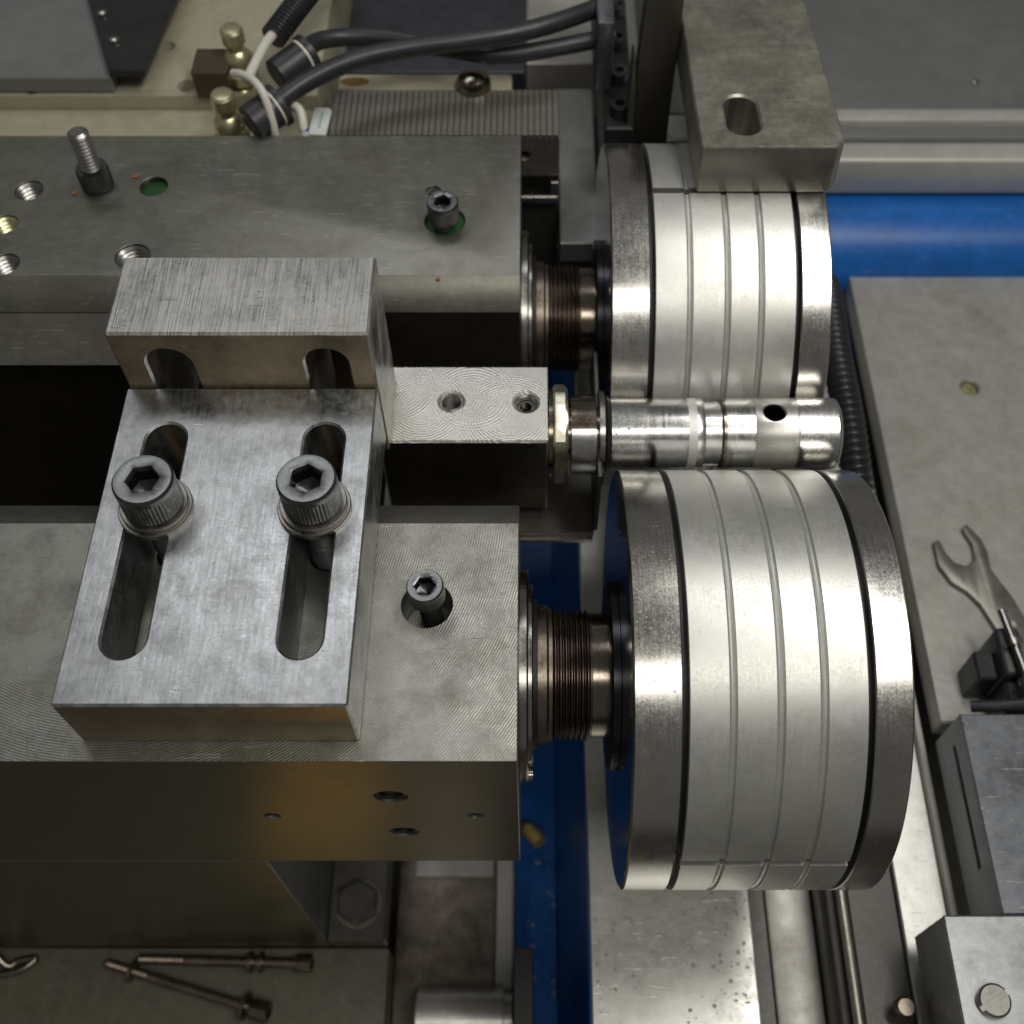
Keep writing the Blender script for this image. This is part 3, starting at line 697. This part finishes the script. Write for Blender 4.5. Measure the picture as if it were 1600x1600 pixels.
# ------------------------------------------------------------------ right side
tb = thing('slide_table', 'worn beige slide table with stains right of the rollers', 'table', (240, 320, -150))
part('table_top', G().box(182.6, 520, 186, 462, -164, -150), 'beige', tb, bevel=0.8, cuts=[cyl_cut(234.9, 376, 5.0, -158, -140)])
part('screw', G().shaped([(circ(4.6), -158), (circ(4.6), -153.0), (circ(4.1), -152.3), (hexr(2.2), -152.3), (hexr(2.2), -155)], T((234.9, 376, 0))), 'brass', tb)
part('edge_strip', G().box(176.5, 179.4, 60, 470, -176, -166), 'beige', tb, bevel=0.3)
single('lower_table', G().box(156.6, 176.3, 60, 478, -190, -170), 'bed_white', 'bright lower table strip between front roller and slate block', 'table', (160, 260, -190), bevel=0.6)
corrugated('coolant_hose', 'black ribbed flexible hose right of the rear roller', [(152, 452, -150), (154.5, 432, -128), (155, 410, -113), (152, 362, -108), (152, 326, -108), (152, 293, -112), (153, 262, -122), (156, 236, -140), (160, 214, -160)], 7.6, 4.2, 1.9)
bt = thing('blue_beam', 'glossy blue painted round beam behind the beige table', 'beam', (250, 480, -190))
part('beam_body', G().lathe([(110, 33), (640, 33)], 72, atx(488, -158)), 'blue', bt)
part('base_wall', G().box(110, 640, 462.4, 520, -230, -172), 'blue', bt, bevel=0.6)
pn = thing('back_guard', 'grey sheet guard with stepped lower ledges at the top right', 'guard', (250, 520, -110))
part('lower_ledge', G().box(100, 640, 496, 512, -125, -100), 'panel_light', pn, bevel=2.5, seg=3)
part('middle_ledge', G().box(100, 640, 512.2, 522, -125, -98), 'panel', pn, bevel=1.2, seg=2)
part('upper_ledge', G().box(100, 640, 522.2, 533, -125, -94), 'panel_light', pn, bevel=2.0, seg=2)
part('sheet', G().prism([(533.2, -125), (900, -190), (900, -160), (533.2, -97)], 62, 640, 'x'), 'panel', pn, bevel=0.6)
part('bright_pin', G().lathe([(0, 2.4), (4, 2.4), (4.6, 1.6)], 16, T((141.5, 566, -104))), 'cover', pn)
part('bright_pin', G().lathe([(0, 2.2), (3, 2.2), (3.6, 1.2)], 16, T((262, 566, -104))), 'cover', pn)

wr = single('spanner', G().prism([(195.8, 278.4), (195.9, 264.8), (200.3, 255.4), (206.8, 250.2), (211.4, 243.5), (216.6, 229.2), (222, 205), (236, 205), (233, 230), (227.6, 247.5), (222.8, 257.9), (220.6, 263.1), (221.3, 271.9), (219.5, 279.9), (214.0, 288.3), (211.3, 285.7), (214.6, 276.2), (214.0, 268.7), (209.5, 264.4), (204.0, 266.4), (200.8, 271.9), (199.1, 279.1)], -149.8, -146.6, 'z'), 'wrench',
            'dull steel open ended spanner lying on the beige table', 'spanner', (215, 245, -150), bevel=0.9, seg=2)
part('size_mark', G().box(222.0, 225.5, 232, 234.4, -146.58, -146.45), 'panel_light', wr)
part('size_mark', G().box(222.6, 224.6, 226.5, 229, -146.58, -146.45), 'panel_light', wr)
cl = thing('toggle_clamp', 'black toggle clamp with a steel pin at the right edge above the slate block', 'clamp', (210, 205, -150))
part('body', G().box(203.5, 214.5, 196.5, 219.5, -149.7, -121), 'rubber', cl, bevel=2.5, seg=3)
part('jaw', G().box(194.5, 203.4, 197.5, 211.0, -149.7, -128), 'black', cl, bevel=1.0)
part('pin', G().tube([(207.5, 226, -119), (211.5, 184, -117)], 2.0, 14), 'cover', cl)
part('pin_collar', G().tube([(208.9, 211, -118.4), (209.2, 208, -118.2)], 4.2, 18), 'cover', cl)
part('pin_collar', G().tube([(210.6, 193, -117.4), (210.9, 190, -117.2)], 4.2, 18), 'cover', cl)
part('lever', G().tube([(189.5, 186, -131), (199, 184.5, -127), (212, 184, -122)], 2.6, 14), 'rubber', cl)
part('tail_block', G().box(204, 216, 182, 196.3, -149.7, -126), 'black', cl, bevel=1.5)

sl_ = thing('slate_block', 'dark slate coloured steel block with a narrow slit at the right edge', 'block', (220, 140, -150))
part('block_body', G().box(181.0, 300, 97.9, 179.9, -157.8, -124), 'slate', sl_, bevel=0.7, cuts=[G().box(178, 184, 119, 170, -137.6, -135.4)])
lw = thing('lower_block', 'lighter steel block with a slotted screw at the bottom right corner', 'block', (190, 70, -150))
part('block_body', G().box(156.6, 300, 20, 97.0, -157.8, -120), 'steel_light', lw, bevel=0.7)
part('slotted_screw', G().lathe([(-120, 6.0), (-117.2, 6.0), (-116.6, 5.2)], 40, T((168.7, 66.4, 0))), 'washer', lw, bevel=0,
     cuts=[G().box(160, 178, -1.0, 1.0, -118.2, -110, T((168.7, 66.4, 0)) @ Matrix.Rotation(0.5, 4, 'Z') @ T((-168.7, 0, 0)))])
part('round_boss', G().lathe([(-120, 18), (-112, 18), (-110, 16)], 48, T((205, 84, 0))), 'slate', lw)
ds = thing('dark_slide', 'dark steel slide face between cream strip and lower block at the bottom', 'slide', (145, 60, -180))
part('slide_body', G().box(135.6, 156.0, -20, 300, -214, -172), 'foot', ds, bevel=0.6)
part('ball_nut', G().lathe([(-168, 3.4), (-165, 4.4), (-162, 4.4), (-160, 3.2)], 24, T((149.5, 70.5, 0))), 'collar', ds)
part('guide_rod', G().tube([(132.6, 300, -171), (132.6, -20, -171)], 2.1, 20), 'arm', ds)
part('side_wall', G().box(128.0, 135.4, -20, 300, -224, -190), 'foot', ds, bevel=0.4)

# ------------------------------------------------------------------ front left below the housing
sh = thing('cast_shelf', 'grimy cast iron shelf with loose long screws at the bottom left', 'shelf', (-170, 95, -300))
part('shelf_top', G().box(-420, -71.6, -40, 114.6, -300, -273), 'shelf', sh, bevel=1.2, seg=2)
def long_screw(label, a, b, r, collars, hr, hl):
    a, b = Vector(a), Vector(b); d = b - a; l = d.length
    t = thing('long_screw', label, 'screw', tuple(a), 'long screws on the shelf')
    Mx = T(a) @ d.to_track_quat('Z', 'Y').to_matrix().to_4x4()
    part('rod', G().lathe([(0, r * 0.35), (2, r)] + thread_prof(2.2, l * 0.3, r, r * 0.1, 1.4) + [(l, r)], 24, Mx), 'collar', t)
    part('head', G().shaped([(circ(hr * 0.94), l), (circ(hr), l + 0.6), (circ(hr), l + hl - 0.5), (circ(hr * 0.9), l + hl), (hexr(hr * 0.5), l + hl), (hexr(hr * 0.5), l + hl * 0.5)], Mx), 'shaft', t)
    for z, cr, w in collars:
        part('nut', G().lathe([(z, r), (z, cr), (z + w, cr), (z + w, r)], 32, Mx), 'collar', t)
long_screw('long dull screw with two collars lying straight on the shelf', (-197, 108.5, -269.2), (-116.5, 106.2, -267.6), 2.6, ((57, 5.0, 1.6), (62.5, 5.0, 1.4)), 4.4, 8)
long_screw('long dull screw with a washer lying at an angle on the shelf', (-213, 107.0, -270.2), (-136, 85.6, -267.4), 2.5, ((15, 5.2, 1.5), (76, 6.6, 1.4)), 5.2, 9)
lv = single('wire_hook', G().tube(spline([(-275, 119, -262), (-262, 106, -270), (-256, 108, -271), (-248, 109, -271), (-256, 103, -271), (-272, 101, -271)], 8), 1.8, 12), 'shaft', 'thin bent wire hook on the shelf at the left edge', 'hook', (-262, 108, -273))
md = thing('lower_slide', 'brown stained lower slide under the front housing overhang', 'slide', (-45, 120, -330))
part('slide_floor', G().box(-71.4, -19.0, -40, 190, -330, -300), 'collar', md, bevel=0.6)
part('rail', G().box(-18.8, -9.4, 60, 190, -330, -296), 'panel_light', md, bevel=1.0)
part('round_bar', G().lathe([(-60, 8), (-57, 14), (-14, 14), (-13.8, 12), (-9.6, 12)], 48, atx(84, -290)), 'bed_white', md)
part('bright_strip', G().box(-63, -20.5, 156, 189, -300.1, -298.6), 'beige', md, bevel=0.4)
single('black_bar', G().box(-7.7, 0.9, -20, 100.8, -329, -200), 'black', 'black flat bar standing at the bottom beside the blue bed', 'bar', (-3, 60, -329), bevel=0.5)
bf = thing('grease_nipple', 'small brass grease nipple on the blue bed below the front housing', 'fitting', (1, 168, -330))
part('stem', G().tube([(-3, 190, -330), (-2, 186, -312)], 3.6, 16), 'gold', bf)
part('elbow', G().tube(spline([(-2, 186, -314), (-0.5, 183, -306), (5, 176, -303)], 6), 4.2, 16), 'gold', bf)

# ------------------------------------------------------------------ swarf chips and droplets
for (x, y, z, r, lab) in ((-165.4, 368.2, 0, 1.1, 'tiny orange plastic chip left of the green filled hole'),
                          (-188.9, 358.2, 0, 1.0, 'tiny orange plastic chip at the foot of the standing bolt'),
                          (-36.5, 311.2, -1.2, 0.9, 'tiny red plastic chip on the front chamfer of the rear housing')):
    single('plastic_chip', G().prism([(x - r, y - r * 0.6), (x + r * 0.7, y - r * 0.9), (x + r, y + r * 0.5), (x - r * 0.3, y + r)], z, z + 0.8, 'z'), 'chip', lab, 'chip', (x, y, z))
m, nt, N, L, P = new_mat('clear_coolant')
P.inputs['Base Color'].default_value = (0.62, 0.64, 0.60, 1); P.inputs['Roughness'].default_value = 0.2
P.inputs['Transmission Weight'].default_value = 0.35; P.inputs['IOR'].default_value = 1.36
M['drop'] = m
g = G()
for k in range(230):
    if k < 150:
        x = 97.6 - abs(random.gauss(0, 1)) * 15; y = random.uniform(60, 128); z = -200.0
        if x < 30: continue
    elif k < 185: x = random.uniform(28, 45); y = random.uniform(70, 130); z = -200.0
    else: x = random.uniform(-3, 13); y = random.uniform(90, 190); z = -330.0
    r = 0.25 + random.random() ** 2.5 * 0.8
    g.lathe([(0.0, r), (0.08 * r, r * 0.85), (0.16 * r, r * 0.5), (0.19 * r, 0.02)], 10, T((x, y, z)) @ Matrix.Scale(random.uniform(0.7, 1.2), 4, (0, 1, 0)), cap=False)
tag(single('coolant_droplets', g, 'drop', 'coolant droplets scattered over the bed below the front roller', 'droplets', (60, 95, -200), sharp=80), kind='stuff')

g = G()
def on_roller(x, w, yc, rad, r):
    n_ = Vector((0, math.cos(w), math.sin(w)))
    mt = T(Vector((x, yc, ZC if rad > 20 else ZW)) + n_ * (rad - 0.01)) @ n_.to_track_quat('Z', 'Y').to_matrix().to_4x4()
    g.lathe([(0.0, r), (0.14 * r, r * 0.8), (0.24 * r, r * 0.45), (0.27 * r, 0.02)], 9, mt, cap=False)
for k in range(150):
    on_roller(random.uniform(31.8, 45), math.radians(random.gauss(99, 11)), YN, RR, 0.10 + random.random() ** 3 * 0.26)
for k in range(70):
    on_roller(random.uniform(31.8, 45), math.radians(random.gauss(117, 8)), YF, RR, 0.10 + random.random() ** 3 * 0.26)
for k in range(26):
    on_roller(random.uniform(31, 43), math.radians(random.gauss(112, 9)), YW, RW, 0.14 + random.random() ** 2 * 0.5)
tag(single('oil_droplets', g, 'drop', 'fine oil droplets on the polished left rims and the workpiece', 'droplets', (40, YN, 17), sharp=80), kind='stuff')
